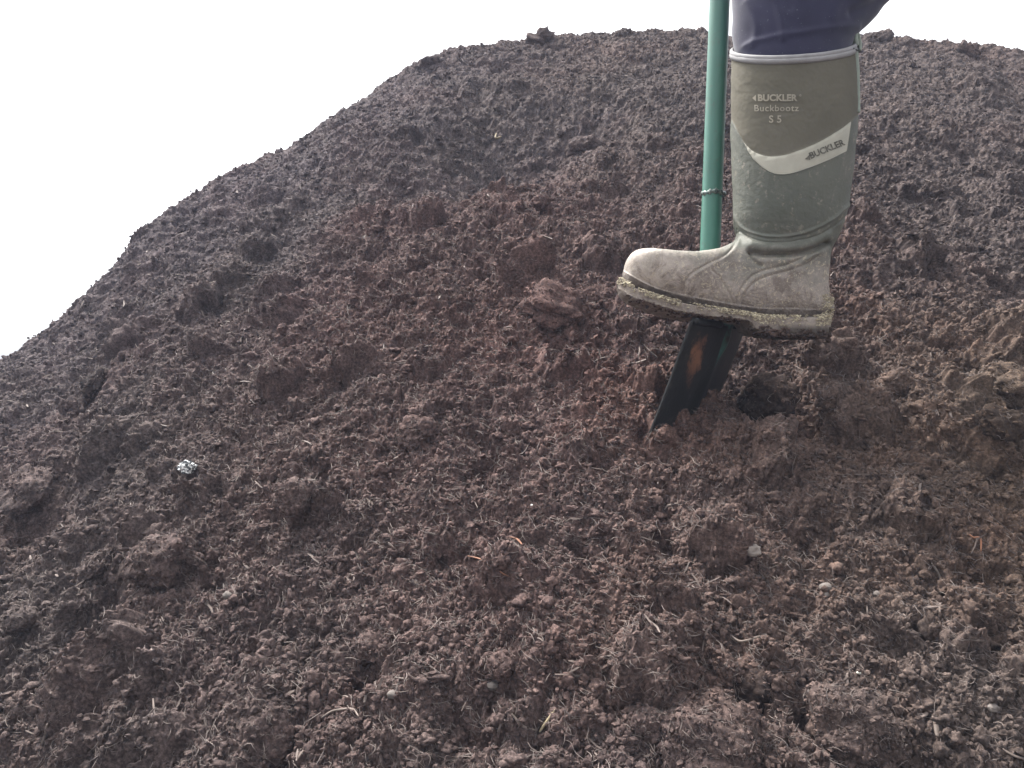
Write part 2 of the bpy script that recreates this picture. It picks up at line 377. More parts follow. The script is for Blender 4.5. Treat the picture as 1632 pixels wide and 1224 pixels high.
# ------------------------------------------------------------------ clods one can tell apart, lying on the heap
clod_list = [
 (263, 893, 47, .85, 'smooth round grey brown clod on the left, just above the dark hollow'),
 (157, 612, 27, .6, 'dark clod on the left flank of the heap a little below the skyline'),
 (208, 655, 22, .9, 'small upright clod beside the dark clod on the left flank'),
 (884, 487, 44, .45, 'wide flat clod with a dark underside on the slope left of the boot toe'),
 (862, 324, 14, .9, 'small dark nub of compost left of the spade shaft, well above the boot toe'),
 (470, 792, 33, .8, 'rounded clod with a dark right side right of the shiny litter'),
 (665, 690, 30, .8, 'angular clod in the middle of the slope with a dark hollow at its foot'),
 (772, 870, 15, .9, 'pointed little clod standing in the middle of the foreground slope'),
 (738, 912, 18, .8, 'dark rounded clod low in the middle of the slope beside reddish fibres'),
 (1056, 694, 13, .8, 'small pale clod resting against the foot of the spade blade'),
 (1325, 633, 22, .8, 'dark lumpy clod on the slope below and right of the boot heel'),
 (1420, 620, 32, .8, 'fuzzy brown clod right of the boot heel on the slope'),
 (1222, 640, 50, .5, 'long blackish clod lying right behind the spade blade'),
 (1596, 676, 36, .6, 'blackish clod inside the hollow at the right edge'),
 (1600, 615, 44, .6, 'broad pale topped clod above the dark hollow at the right edge'),
 (1514, 682, 14, .9, 'small round pale clod left of the hollow at the right edge'),
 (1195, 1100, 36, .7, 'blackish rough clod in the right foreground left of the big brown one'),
 (1362, 1165, 72, .75, 'big rough brown clod at the bottom right of the foreground'),
 (1130, 1185, 80, .6, 'largest rough clod at the bottom edge right of the middle'),
 (1272, 1195, 26, .8, 'medium rounded clod between the two biggest clods at the bottom right'),
 (1150, 1070, 26, .75, 'pinkish brown crumbly clod above the largest clod of the foreground'),
 (432, 1172, 52, .6, 'wide dark bottomed clod at the lower left foreground'),
 (552, 1166, 26, .85, 'round clod with a root arching over it at the lower left of the middle'),
 (190, 1115, 30, .75, 'tapered clod at the lower left beside a pale splinter'),
 (30, 990, 24, .8, 'small rounded clod at the left edge near the front'),
 (585, 1035, 24, .85, 'fuzzy dark clod left of centre in the foreground'),
 (800, 1060, 22, .8, 'smooth dark grey clod in the middle of the foreground'),
 (900, 1035, 15, .9, 'small round grey clod right of the middle in the foreground'),
 (1035, 1150, 30, .7, 'lumpy grey brown clod at the bottom left of the largest clod'),
 (45, 780, 42, .55, 'broad low clod at the left edge halfway down'),
 (150, 905, 30, .6, 'brown clod overhanging the dark hollow of the left foreground'),
 (925, 240, 26, .7, 'dark lumpy clod high on the heap left of the spade shaft'),
 (690, 100, 17, .9, 'pointed clod standing up on the skyline left of the summit'),
 (862, 62, 22, .8, 'clod on the skyline at the left end of the flat summit'),
 (1541, 76, 15, .9, 'knobbly clod on the skyline right of the boot'),
 (1403, 58, 16, .7, 'low clod on the skyline just right of the boot top'),
]
CP, CNn = [], []
M_darker = soil_mat('darker_compost', .5)  # same soil colours at a lower gain, for the darkest clods
for k, (X, Y, rp, fl, lab) in enumerate(clod_list):
    P, Nn = ground_at(X, Y); y = P[1]; r = rp / FPX * y
    v, f = blob(5 if rp > 24 else 4, 900 + k * 13, .30 if Y > 110 else .5)
    v = v * (1 + .035 * np.maximum(fbm(v[:, 0] * 9 + k, v[:, 1] * 9 + v[:, 2] * 5, 7, 3), -1))[:, None]
    z = Nn; x = np.cross(z, [0, 1, 0]); x /= np.linalg.norm(x); yv = np.cross(z, x)
    a = rng.uniform(-.4, .4); x, yv = x * math.cos(a) + yv * math.sin(a), yv * math.cos(a) - x * math.sin(a)
    gq = rp > 20; fs = 5.5 * 14 / max(rp, 14) + 3
    v = v * (1 + (.10 * crumbs(v[:, 0] * 3 + 9 * k, v[:, 1] * 3 + v[:, 2] * 2, .55, 811 + k, .7) + .07 * crumbs(v[:, 0] * 3 + 5 * k, v[:, 2] * 3 - v[:, 1] * 2, .24, 877 + k, .85)))[:, None]
    W = v[:, :1] * x * r * rng.uniform(1., 1.15) + v[:, 1:2] * yv * r * rng.uniform(.85, 1.) + v[:, 2:] * z * r * fl
    c = P + z * r * fl * (.15 if Y > 110 else -.15)
    nrm = W / np.linalg.norm(W, axis=1, keepdims=True); kk = (nrm @ z > -.2); nk = int(40 + rp * rp * (.12 if 'blackish' in lab else .5)); q_ = rng.choice(np.nonzero(kk)[0], nk); CP.append(W[q_] + c); CNn.append(nrm[q_])
    rt = tuple(float(q) for q in c)
    o = mesh('compost_clod', W, f, M_darker if 'blackish' in lab or lab.startswith('dark clod') else M_clod); o.location = rt
    tag(o, lab, 'clod', 'large clods lying on the compost heap')

src = (np.concatenate(CP), np.concatenate(CNn))
V1, F1 = scatter(9000, 1, .0015, .005, 2.0, sink=.1, src=src)
tag(mesh('clod_crumbs', V1, F1, M_clod, smooth=False), 'fine crumbs stuck to the large clods', 'crumbs', kind='stuff')
Vf, Ff = fibre_field(3000, .004, .018, .0002, .0005, .9, src=src)
tag(mesh('clod_fibres', Vf, Ff, fibre_mat('clod_fibre', (.05, .039, .036), (.20, .165, .15))), 'fine dry fibres stuck to the large clods', 'fibres', kind='stuff')

# ------------------------------------------------------------------ single splinters, straws, stones and litter
M_chip = fibre_mat('pale_wood', (.09, .07, .06), (.22, .175, .15))
M_straw = fibre_mat('straw', (.14, .11, .075), (.34, .28, .18))
M_red = fibre_mat('red_bark', (.11, .055, .038), (.26, .12, .07))
M_root = fibre_mat('root', (.1, .08, .068), (.24, .19, .165))
def strand(name, pts, rpx, m, lab, cat, lift=.004, flat=1.0, group=None):
    if lift == .004: lift = .002
    Ps = []
    for X, Y in pts:
        P, Nn = ground_at(X, Y); Ps.append(P + Nn * lift)
    ymean = np.mean([p[1] for p in Ps]); c = np.mean(Ps, 0)
    P = catmull(np.array(Ps) - c, 14)
    # lift the middle so that it lies over the crumbs
    V, F = tubes(P[None], np.array([rpx / FPX * ymean]), 6, flat)
    o = mesh(name, V, F, m); o.location = [float(q) for q in c]; return tag(o, lab, cat, group)
strand('wood_splinter', [(66, 1188), (72, 1172), (79, 1157)], 3, M_chip, 'pale straight splinter standing in the dark soil at the bottom left corner', 'splinter')
strand('straw', [(858, 1168), (872, 1152), (884, 1132)], 2.4, M_straw, 'yellowish straw stalk in the bottom middle of the foreground', 'straw')
strand('root_strand', [(815, 1140), (835, 1160), (858, 1165)], 2.4, M_root, 'thin curved root ending at the yellowish straw', 'root')
strand('wood_splinter', [(1440, 1149), (1470, 1142), (1480, 1136)], 4, M_root, 'short flat brown splinter lying level right of the big brown clod', 'splinter', flat=.5)
strand('wood_splinter', [(1484, 1132), (1490, 1155), (1492, 1174)], 5, M_root, 'stout brown splinter standing upright right of the big brown clod', 'splinter', flat=.5)
strand('root_strand', [(1165, 1012), (1178, 1022), (1198, 1018), (1215, 1012), (1232, 1004)], 2.4, M_root, 'wavy pale root lying across the right of the foreground', 'root')
strand('root_strand', [(1485, 897), (1498, 915), (1504, 940)], 2.2, M_root, 'thin brown root hanging down the slope on the right side', 'root')
strand('bark_shred', [(1542, 850), (1552, 856), (1560, 858), (1561, 878)], 1.8, M_red, 'orange bent bark shred near the right edge of the heap', 'bark')
strand('bark_shred', [(745, 888), (765, 893), (782, 902)], 3, M_red, 'red brown bark shred in the middle of the slope', 'bark', flat=.5)
strand('bark_shred', [(790, 900), (800, 912), (812, 922)], 2.2, M_red, 'thinner red brown bark shred slanting below the other one in the middle', 'bark', flat=.5)
strand('bark_shred', [(812, 856), (824, 858), (832, 868)], 1.8, M_red, 'short hooked orange brown shred above the red bark shreds', 'bark')
strand('root_strand', [(522, 1154), (535, 1148), (550, 1145), (570, 1144), (580, 1152)], 2.0, M_root, 'pale root arching over the round clod at the lower left', 'root', lift=.012)
strand('wood_splinter', [(789, 212), (792, 220), (798, 216)], 1.6, M_straw, 'tiny pale hooked splinter high on the upper slope', 'splinter')
strand('bark_shred', [(1595, 1195), (1618, 1205), (1640, 1214)], 5, M_chip, 'grey brown bark strip running out of the frame at the bottom right', 'bark', flat=.4)
strand('wood_splinter', [(474, 1216), (480, 1204), (488, 1198)], 3, M_chip, 'thin brown splinter at the bottom edge right of the wide dark clod', 'splinter', flat=.5)
strand('wood_splinter', [(1372, 975), (1378, 986), (1382, 996)], 2.2, M_chip, 'first of two short upright splinters side by side on the right slope', 'splinter')
strand('wood_splinter', [(1380, 968), (1384, 980), (1388, 990)], 1.8, M_chip, 'second thinner splinter of the pair side by side on the right slope', 'splinter')
M_pale = plain('pale_stone', (.25, .215, .19), .85, .3, 90, .3)
M_gst = plain('grey_stone', (.13, .112, .102), .8, .3, 90, .3)
def stone(X, Y, rp, m, lab, k, name='pebble', cat='pebble'):
    P, Nn = ground_at(X, Y); r = rp / FPX * P[1]; v, f = blob(4, 3000 + k, .30 if cat == 'lump' else .16)
    o = mesh(name, v * np.array([1.1, 1, .85]) * r, f, m); o.location = [float(q) for q in P + Nn * r * .08]; return tag(o, lab, cat)
stone(1200, 880, 12, M_pale, 'pale crumbly lump on the slope below the spade', 1, 'pale_lump', 'lump')
stone(1316, 935, 9, M_gst, 'smooth oval grey pebble on the right slope', 2)
stone(1317, 948, 5, M_gst, 'smaller grey pebble touching the oval grey one on the right slope', 3)
stone(1579, 1128, 8, M_gst, 'round grey pebble near the bottom right corner', 4)
stone(1396, 945, 6, M_gst, 'little tan pebble right of the two grey pebbles', 5)
stone(625, 1105, 8, M_gst, 'grey pebble in the lower left of the middle foreground', 6)
stone(364, 948, 7, M_gst, 'small light pebble right of the smooth round clod', 7)
stone(788, 1092, 8, M_gst, 'tan pebble in the middle of the foreground', 8)
stone(1367, 1070, 3.2, plain('white_fleck', (.85, .8, .66), .4, .5), 'bright white fleck above the big brown clod', 9, 'fleck', 'fleck')
stone(846, 805, 2.5, plain('white_fleck', (.8, .78, .74), .4, .5), 'tiny white fleck in the middle of the slope', 10, 'fleck', 'fleck')
stone(248, 1051, 2.6, plain('white_fleck', (.8, .78, .74), .4, .5), 'small white chip in the left foreground', 11, 'fleck', 'fleck')
# crumpled shiny film
P, Nn = ground_at(303, 752)
v, f = ico(4)
d = 1 + .5 * np.abs(noise3(v * 2.2, 4400)) - .45 * np.abs(noise3(v * 3.7, 4401)); v = v * d[:, None] * np.array([.0115, .0095, .0085])
m = NT('shiny_film'); c = m.ramp(m.noise(120, 3, .6, dist=1), [(.5, (.05, .055, .06)), (.58, (.75, .76, .75))]); mfilm = m.set(c, .2, .6, .25)
o = mesh('film_litter', v, f, mfilm, smooth=False); o.location = [float(q) for q in P + Nn * .008]
tag(o, 'crumpled piece of shiny silver film half buried in the left of the slope', 'litter')
# ------------------------------------------------------------------ thin bluish volume added to imitate lens glare
import bmesh
bm = bmesh.new(); bmesh.ops.create_cube(bm, size=1); me = bpy.data.meshes.new('glare_veil'); bm.to_mesh(me); bm.free()
hz = bpy.data.objects.new('glare_veil', me); C.objects.link(hz); hz.scale = (40, 40, 3.4); hz.location = (0, 0, ZA - 1.02 + 1.7)
hm = bpy.data.materials.new('glare_veil'); hm.use_nodes = True; t_ = hm.node_tree; t_.nodes.clear()
pvn = t_.nodes.new('ShaderNodeVolumePrincipled'); pvn.inputs['Density'].default_value = .010; pvn.inputs['Color'].default_value = (.62, .73, 1, 1)
ho = t_.nodes.new('ShaderNodeOutputMaterial'); t_.links.new(pvn.outputs[0], ho.inputs['Volume']); me.materials.append(hm)
hz['kind'] = 'stuff'
#FIGURE
# ------------------------------------------------------------------ the spade
YB = 1.15                          # distance of the boot's middle plane
def uvsweep(P, Rr, sides=32, caps=True, flat=1.0, up=(0, 1, 0)):
    P = np.asarray(P, float); k = len(P); Rr = np.broadcast_to(np.asarray(Rr, float), (k,))
    T = np.gradient(P, axis=0); T /= np.linalg.norm(T, axis=1, keepdims=True)
    A = np.cross(T, np.array(up, float)); A /= np.linalg.norm(A, axis=1, keepdims=True) + 1e-12; B = np.cross(A, T)
    a = np.arange(sides) * 2 * math.pi / sides
    W = P[:, None] + Rr[:, None, None] * (np.cos(a)[None, :, None] * A[:, None] + flat * np.sin(a)[None, :, None] * B[:, None])
    I_ = np.arange(k * sides).reshape(k, sides); J_ = np.roll(I_, -1, axis=1)
    F = [np.stack([I_[:-1], J_[:-1], J_[1:], I_[1:]], -1).reshape(-1, 4)]
    if caps: F.append(np.array([I_[0][::-1], I_[-1]]))
    return W.reshape(-1, 3), F
def join(parts):
    VV = []; FF = []; o = 0
    for V, F in parts:
        VV.append(V)
        for f in (F if isinstance(F, list) else [F]): FF.append(np.asarray(f) + o)
        o += len(V)
    return np.concatenate(VV), FF
m = NT('green_paint')
c = m.ramp(m.noise(14, 4, .6), [(.3, (.030, .125, .090)), (.7, (.040, .160, .116))])
c = m.mix(m.math('MULTIPLY', m.map(m.noise(60, 6, .75, dist=1.5), .55, .70), .6), c, (.075, .066, .055))
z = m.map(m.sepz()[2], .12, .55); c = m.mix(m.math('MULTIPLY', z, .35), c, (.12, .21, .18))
m.bump(m.noise(300, 2), .15, .0004)
M_green = m.set(c, .42, .5)
m = NT('worn_dark_steel')
pos = m.coord()
c = m.ramp(m.noise(40, 5, .65), [(.3, (.006, .006, .006)), (.6, (.016, .016, .015)), (.75, (.05, .045, .038))])
# rust patch with its own fixed place on the blade
def dist_mask(center, scale, r0, r1):
    sb = m.n('ShaderNodeVectorMath', operation='SUBTRACT'); m.l(pos, sb.inputs[0]); sb.inputs[1].default_value = center
    ml = m.n('ShaderNodeVectorMath', operation='MULTIPLY'); m.l(sb.outputs[0], ml.inputs[0]); ml.inputs[1].default_value = scale
    le = m.n('ShaderNodeVectorMath', operation='LENGTH'); m.l(ml.outputs[0], le.inputs[0])
    ad = m.math('ADD', le.outputs['Value'], m.math('MULTIPLY', m.math('SUBTRACT', m.noise(55, 4, .7), .5), 1.6))
    return m.map(ad, r0, r1, 1, 0)
RUST = at(1098, 556, 1.155)
c = m.mix(m.math('MULTIPLY', dist_mask(tuple(RUST), (48, 28, 26), .7, 1.1), .9), c, (.26, .12, .065))
RUST2 = at(1093, 592, 1.15)
c = m.mix(m.math('MULTIPLY', dist_mask(tuple(RUST2), (80, 40, 45), .6, 1.05), .6), c, (.16, .08, .05))
m.bump(m.noise(160, 4), .4, .0008)
M_steel = m.set(c, .55, .45, .3)
NL = at(1103, 512, 1.10); NB = at(1030, 688, 1.112); FR = at(1190, 519, 1.275)
dn = (NB - NL) / np.linalg.norm(NB - NL); wv = FR - NL; wid = np.linalg.norm(wv); wv /= wid
bn = np.cross(wv, dn); bn /= np.linalg.norm(bn)
if bn[1] > 0: bn = -bn                     # the back of the blade, towards the digger and the camera
SH0 = at(1129, 470, 1.205); SH1 = at(1147, 0, 1.205); sdir = (SH1 - SH0) / np.linalg.norm(SH1 - SH0)
spade = root('spade', NL + wv * wid / 2 + dn * .26, 'green shafted digging spade with a rusty dark blade pushed into the compost under the boot', 'spade')
top = SH0 + sdir * .72
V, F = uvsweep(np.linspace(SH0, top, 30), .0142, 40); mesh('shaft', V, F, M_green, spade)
# weld collar
cp = at(1137, 309, 1.205); pts = []
a = np.linspace(0, 2 * math.pi, 49)[:-1]
ax = np.cross(sdir, [0, 1, 0]); ax /= np.linalg.norm(ax); ay = np.cross(ax, sdir)
Vw = []; k2 = 12
for i, t in enumerate(a):
    rr_ = .0145; cc = cp + (ax * math.cos(t) + ay * math.sin(t)) * rr_ + sdir * .0009 * math.sin(t * 3)
    rd = .0033 * (1 + .35 * math.sin(t * 11) + .2 * math.sin(t * 23 + 1))
    for j in range(k2):
        b = 2 * math.pi * j / k2
        Vw.append(cc + (ax * math.cos(t) + ay * math.sin(t)) * rd * .8 * math.cos(b) + sdir * rd * math.sin(b))
Iw = np.arange(48 * k2).reshape(48, k2); A1 = np.roll(Iw, -1, 0); B1 = np.roll(Iw, -1, 1); AB = np.roll(A1, -1, 1)
m = NT('weld_metal'); c = m.ramp(m.noise(220, 4, .7), [(.4, (.02, .04, .034)), (.66, (.22, .25, .23))]); M_weld = m.set(c, .4, .5, .6)
mesh('weld_collar', np.array(Vw), np.stack([Iw, B1, AB, A1], -1).reshape(-1, 4), M_weld, spade)
# blade: thin shell, slightly dished, narrowing a little, rounded cutting edge
nu, nv = 40, 60; LB = .285
u = np.linspace(-1, 1, nu); v = np.linspace(0, 1, nv); U, Vv = np.meshgrid(u, v)
hw = wid / 2 * (1 - .10 * Vv); L = LB * (Vv - .05 * (Vv ** 6) * np.abs(U) ** 2)
dish = .008 * (1 - U ** 2) + .004 * np.sin(Vv * math.pi) + .004 * np.exp(-(U / .16) ** 2) * np.exp(-(Vv / .5) ** 2)
Cc = NL + wv * wid / 2
front = Cc + wv * (U * hw)[..., None] + dn * L[..., None] + bn * dish[..., None]
back = front - bn * .0028
Vb = np.concatenate([front.reshape(-1, 3), back.reshape(-1, 3)]); n1 = nu * nv
Ib = np.arange(n1).reshape(nv, nu); Fb = [np.stack([Ib[:-1, :-1], Ib[:-1, 1:], Ib[1:, 1:], Ib[1:, :-1]], -1).reshape(-1, 4)]
Fb.append(Fb[0][:, ::-1] + n1)
rim = np.concatenate([Ib[0, :], Ib[1:, -1], Ib[-1, -2::-1], Ib[-2:0:-1, 0]]); r2 = np.roll(rim, -1)
Fb.append(np.stack([rim, rim + n1, r2 + n1, r2], -1))
blade = mesh('blade', Vb, Fb, M_steel, spade)
# treads folded over at the top edge, one each side of the socket
tr = []
for s0, s1 in ((-.97, -.26), (.26, .97)):
    P_ = [Cc + wv * (wid / 2 * t) + bn * (.010 * (1 - t * t) + .0) + dn * -.001 for t in np.linspace(s0, s1, 12)]
    tr.append(uvsweep(P_, .0048, 10, True, 1.0, tuple(dn)))
V, F = join(tr[:1]); mesh('tread', V, F, M_steel, spade)
V, F = join(tr[1:]); mesh('tread', V, F, M_steel, spade)
# socket strap: green tube flattening into a tongue down the back of the blade
S1 = Cc + bn * .004 + wv * .004
S0 = S1 + np.array([.001, 0, .07])
P_ = catmull([SH0 + sdir * .03, SH0, S0 * .5 + SH0 * .5, S0 - np.array([0, 0, .03]), S1 + dn * .015, S1 + dn * .045, S1 + dn * .07, S1 + dn * .085], 40)
rr_ = np.interp(np.linspace(0, 1, 40), [0, .4, .6, .85, 1], [.0148, .0145, .0135, .009, .002])
V, F = uvsweep(P_, rr_, 32, True, .8); 
m = NT('muddy_green_paint'); c = m.mix(m.map(m.noise(45, 4, .6), .5, .68), (.028, .09, .068), (.022, .022, .02)); M_sock = m.set(c, .55, .4)
mesh('socket', V, F, M_sock, spade)
# D grip at the upper end, above the picture
g0 = top; gw = np.array([.3, .95, 0.]); gw /= np.linalg.norm(gw)
M_grip = plain('black_grip', (.03, .03, .03), .6, .4)
P_ = catmull([g0 - sdir * .02, g0 + sdir * .01 + gw * .012, g0 + sdir * .05 + gw * .05, g0 + sdir * .10 + gw * .055], 16); Pm = catmull([g0 - sdir * .02, g0 + sdir * .01 - gw * .012, g0 + sdir * .05 - gw * .05, g0 + sdir * .10 - gw * .055], 16)
V, F = join([uvsweep(P_, .009, 12, True, 1, (1, .1, 0)), uvsweep(Pm, .009, 12, True, 1, (1, .1, 0)), uvsweep(np.linspace(g0 + sdir * .10 - gw * .06, g0 + sdir * .10 + gw * .06, 8), .0145, 16, True, 1, (0, 0, 1))])
mesh('grip', V, F, M_grip, spade)

# ------------------------------------------------------------------ the boot
PXM = YB / FPX                     # metres to a photo pixel at the boot
RINGS = [  # front x, y, back x, y, half width (px), exponent of the section, skew
 (1169, 86, 1357, 68, 78, 2, 1), (1167, 130, 1361, 122, 78, 2, 1), (1167, 190, 1362, 188, 77, 2, 1), (1169, 250, 1357, 250, 74, 2, 1), (1171, 310, 1350, 312, 69, 2, 1),
 (1173, 347, 1342, 352, 63, 2.1, 1), (1176, 366, 1331, 380, 56, 2.1, 1), (1177, 375, 1321, 402, 50, 2.2, 1), (1175, 381, 1317, 440, 47, 2.3, .95), (1169, 387, 1317, 478, 47, 2.4, .85),
 (1160, 392, 1314, 510, 46, 2.5, .75), (1148, 397, 1268, 514, 46, 2.5, .68), (1135, 401, 1220, 510, 46, 2.5, .62), (1113, 405, 1170, 504, 50, 2.6, .6), (1090, 406, 1122, 497, 55, 2.6, .6),
 (1065, 405, 1085, 488, 58, 2.6, .6), (1042, 403, 1052, 479, 57, 2.6, .6), (1024, 402, 1027, 470, 53, 2.6, .65), (1010, 404.5, 1010, 463, 46, 2.6, .7), (1002, 412, 1001, 458, 36, 2.4, .8), (997.5, 426, 997, 452, 20, 2.2, .9), (996, 438, 995.5, 446, 5, 2, 1)]
def seg_d(X, Y, pts):
    """signed side and distance from pixels X, Y to a polyline"""
    best = np.full(X.shape, 1e9); side = np.zeros(X.shape)
    P = catmull(pts, len(pts) * 6) if len(pts) > 2 else np.array(pts, float)
    for a, b in zip(P[:-1], P[1:]):
        dx, dy = b - a; L2 = dx * dx + dy * dy + 1e-9
        t = np.clip(((X - a[0]) * dx + (Y - a[1]) * dy) / L2, 0, 1)
        ex = X - a[0] - t * dx; ey = Y - a[1] - t * dy; d = np.hypot(ex, ey)
        s = np.sign(dx * ey - dy * ex); k = d < best; best = np.where(k, d, best); side = np.where(k, s, side)
    return best, side
RUB = [(1140, 150), (1164, 186), (1175, 206), (1187, 228), (1200, 241), (1218, 248), (1238, 249), (1262, 243), (1300, 228), (1340, 205), (1356, 193), (1369, 181), (1400, 165)]
RIM = [(1150, 300), (1171, 342), (1180, 358), (1195, 369), (1218, 376), (1245, 377), (1275, 372), (1305, 361), (1330, 346), (1343, 334), (1360, 320)]
GRV = [(1160, 352), (1182, 370), (1198, 380), (1222, 386), (1250, 386), (1285, 380), (1312, 370), (1334, 356), (1350, 344)]
FOLD = [(1195, 401), (1215, 405), (1240, 406), (1265, 405), (1285, 401), (1302, 395), (1318, 388)]
HOOK = [(1195, 401), (1199, 412), (1206, 420), (1214, 423)]
SEAM1 = [(1092, 466), (1093, 450), (1100, 438), (1113, 429), (1133, 418), (1152, 409), (1166, 397), (1174, 383), (1177, 370)]
SEAM2 = [(1134, 431), (1146, 442), (1156, 458), (1165, 474), (1169, 484)]
ARC1 = [(1172, 484), (1178, 466), (1188, 450), (1203, 437), (1225, 429), (1250, 423), (1276, 412), (1296, 400), (1312, 386)]
ARC2 = [(1181, 485), (1186, 470), (1195, 457), (1210, 446), (1232, 438), (1258, 431), (1282, 422), (1302, 408)]
RAND = [(990, 428), (1010, 440), (1035, 453), (1065, 463), (1100, 471), (1140, 479), (1180, 486), (1220, 490), (1260, 491), (1300, 492), (1325, 490)]
def build_upper(n, q):
    Rg = catmull(RINGS, n); fx, fy, bx, by, hw_, ex, sk = Rg.T
    th = np.linspace(0, 2 * math.pi, q, endpoint=False); t = (1 - np.cos(th)) / 2; sg = np.sin(th)
    X = fx[:, None] * (1 - t) + bx[:, None] * t; Y = fy[:, None] * (1 - t) + by[:, None] * t
    tt = np.clip(t[None] ** sk[:, None], 0, 1)
    wp = np.maximum(1 - np.abs(2 * tt - 1) ** ex[:, None], 0) ** (1 / ex[:, None])
    W = -np.sign(sg)[None] * wp * hw_[:, None]           # negative = towards the camera
    Y = Y - W * .55 * np.clip((200 - Y) / 110, 0, 1) ** 1.3
    base = np.stack([X, W, Y], -1)
    # normals by differences
    dr = np.gradient(base, axis=0); dt = np.roll(base, -1, 1) - np.roll(base, 1, 1)
    Nn = np.cross(dr, dt); Nn /= np.linalg.norm(Nn, axis=2, keepdims=True) + 1e-9
    ctr = base.mean(1, keepdims=True); Nn *= np.sign(((base - ctr) * Nn).sum(-1, keepdims=True).mean(1, keepdims=True) + 1e-9)
    pk = YB / (YB - np.abs(W) * PXM); X0, Y0 = X, Y; X = 816 + (X - 816) * pk; Y = 612 + (Y - 612) * pk   # where the side view shows it
    g = lambda pts, amp, wd: amp * np.exp(-(seg_d(X, Y, pts)[0] / wd) ** 2)
    D_ = np.zeros(X.shape)
    d, s = seg_d(X, Y, RUB); rub = np.clip((d * s) / 1.2 + .5, 0, 1); below = (s > 0)
    D_ += 1.6 * rub
    D_ += g(RIM, 2.0, 2.6) - g(GRV, 1.6, 1.7)
    side = np.clip(np.abs(W) / (hw_[:, None] * .55), 0, 1) ** 1.5
    cut = np.clip((Y - 350) / 30, 0, 1)
    D_ += -(9.0 * np.exp(-(seg_d(X, Y, FOLD)[0] / 4.0) ** 2)) * side * (X > 1180)
    up_ = [(1200, 391), (1230, 395), (1262, 394), (1295, 386), (1316, 376)]
    D_ += 4.5 * np.exp(-(seg_d(X, Y, up_)[0] / 9.0) ** 2) * side
    lo_ = [(1222, 416), (1250, 415), (1285, 408), (1306, 400)]
    D_ += 2.5 * np.exp(-(seg_d(X, Y, lo_)[0] / 8.0) ** 2) * side
    D_ += -4.0 * np.exp(-(seg_d(X, Y, HOOK)[0] / 3.0) ** 2) * side
    D_ += -g(SEAM1, 1.5, 1.8) + g([(x + 4, y + 3) for x, y in SEAM1[1:]], .9, 3) - g(SEAM2, 1.4, 1.8)
    D_ += -g(ARC1, 1.6, 2.0) + g([(x * .5 + a * .5, y * .5 + b * .5) for (x, y), (a, b) in zip(ARC1, ARC2)], .9, 2.6) - g(ARC2, 1.3, 1.8)
    dd, ss = seg_d(X, Y, RAND); D_ += 1.5 * np.clip(dd * ss / 2 + .5, 0, 1) * (Y > 400) + .5 * np.exp(-(dd / 1.3) ** 2)
    # heel spur
    D_ += 5.5 * np.exp(-(((Y - 488) / 7) ** 2)) * np.clip((X - 1288) / 25, 0, 1) ** 1.5
    # small wobble and grit
    D_ += .7 * fbm(X * .03, Y * .03 + W * .02, 31, 3) + .25 * fbm(X * .15, Y * .15, 35, 2)
    mud = np.clip((Y - 440) / 50, 0, 1); D_ += mud * .7 * fbm(X * .3, Y * .3, 41, 3, .6)
    D_ += np.clip((X - 1290) / 20, 0, 1) * np.clip(1 - np.abs(Y - 488) / 16, 0, 1) * .9 * perlin(X * .5, Y * .12, 44)
    Pp = base + Nn * D_[..., None]
    V = np.stack([(Pp[..., 0] - 816) * PXM, YB + Pp[..., 1] * PXM, (612 - Pp[..., 2]) * PXM], -1)
    rand = (dd * ss > 0) & (Y > 400)
    return V, X, Y, below, rand
NB_, QB = 760, 560
UV_, UX, UY, UB, UN = build_upper(NB_, QB)
Ig = np.arange(NB_ * QB).reshape(NB_, QB); Jg = np.roll(Ig, -1, 1)
FQ = np.stack([Ig[:-1], Jg[:-1], Jg[1:], Ig[1:]], -1).reshape(-1, 4)
fbelow = (UB.ravel()[FQ].mean(1) > .5); frand = (UN.ravel()[FQ].mean(1) > .5) & fbelow
Lv, LX, LY, _, _ = build_upper(190, 140)
Il = np.arange(190 * 140).reshape(190, 140); Jl = np.roll(Il, -1, 1)
bv = BVHTree.FromPolygons([tuple(p) for p in Lv.reshape(-1, 3).tolist()], np.stack([Il[:-1], Jl[:-1], Jl[1:], Il[1:]], -1).reshape(-1, 4).tolist())
def on_boot(X, Y, off=.0006):
    """point on the outer side of the boot whose side-view place is X, Y"""
    o_ = Vector(((X - 816) / FPX, 1, (612 - Y) / FPX)); h, n_, _, _ = bv.ray_cast(o_ * .5, o_.normalized())
    if h is None:
        h, n_, _, _ = bv.find_nearest(Vector((o_[0] * YB, YB - .03, o_[2] * YB)))
    if n_.y > 0: n_ = -n_
    return np.array(h) + np.array(n_) * off
person = root('person', ((1230 - 816) * PXM, YB, (612 - 545) * PXM), 'person in navy trousers and muddy olive rubber boots pressing one foot on the spade', 'person')
boot = root('boot', WORLD['person']); 
def sub(o, par):   # parent to an empty part that itself sits at the person's origin
    return o
boot.parent = person; boot.location = (0, 0, 0)

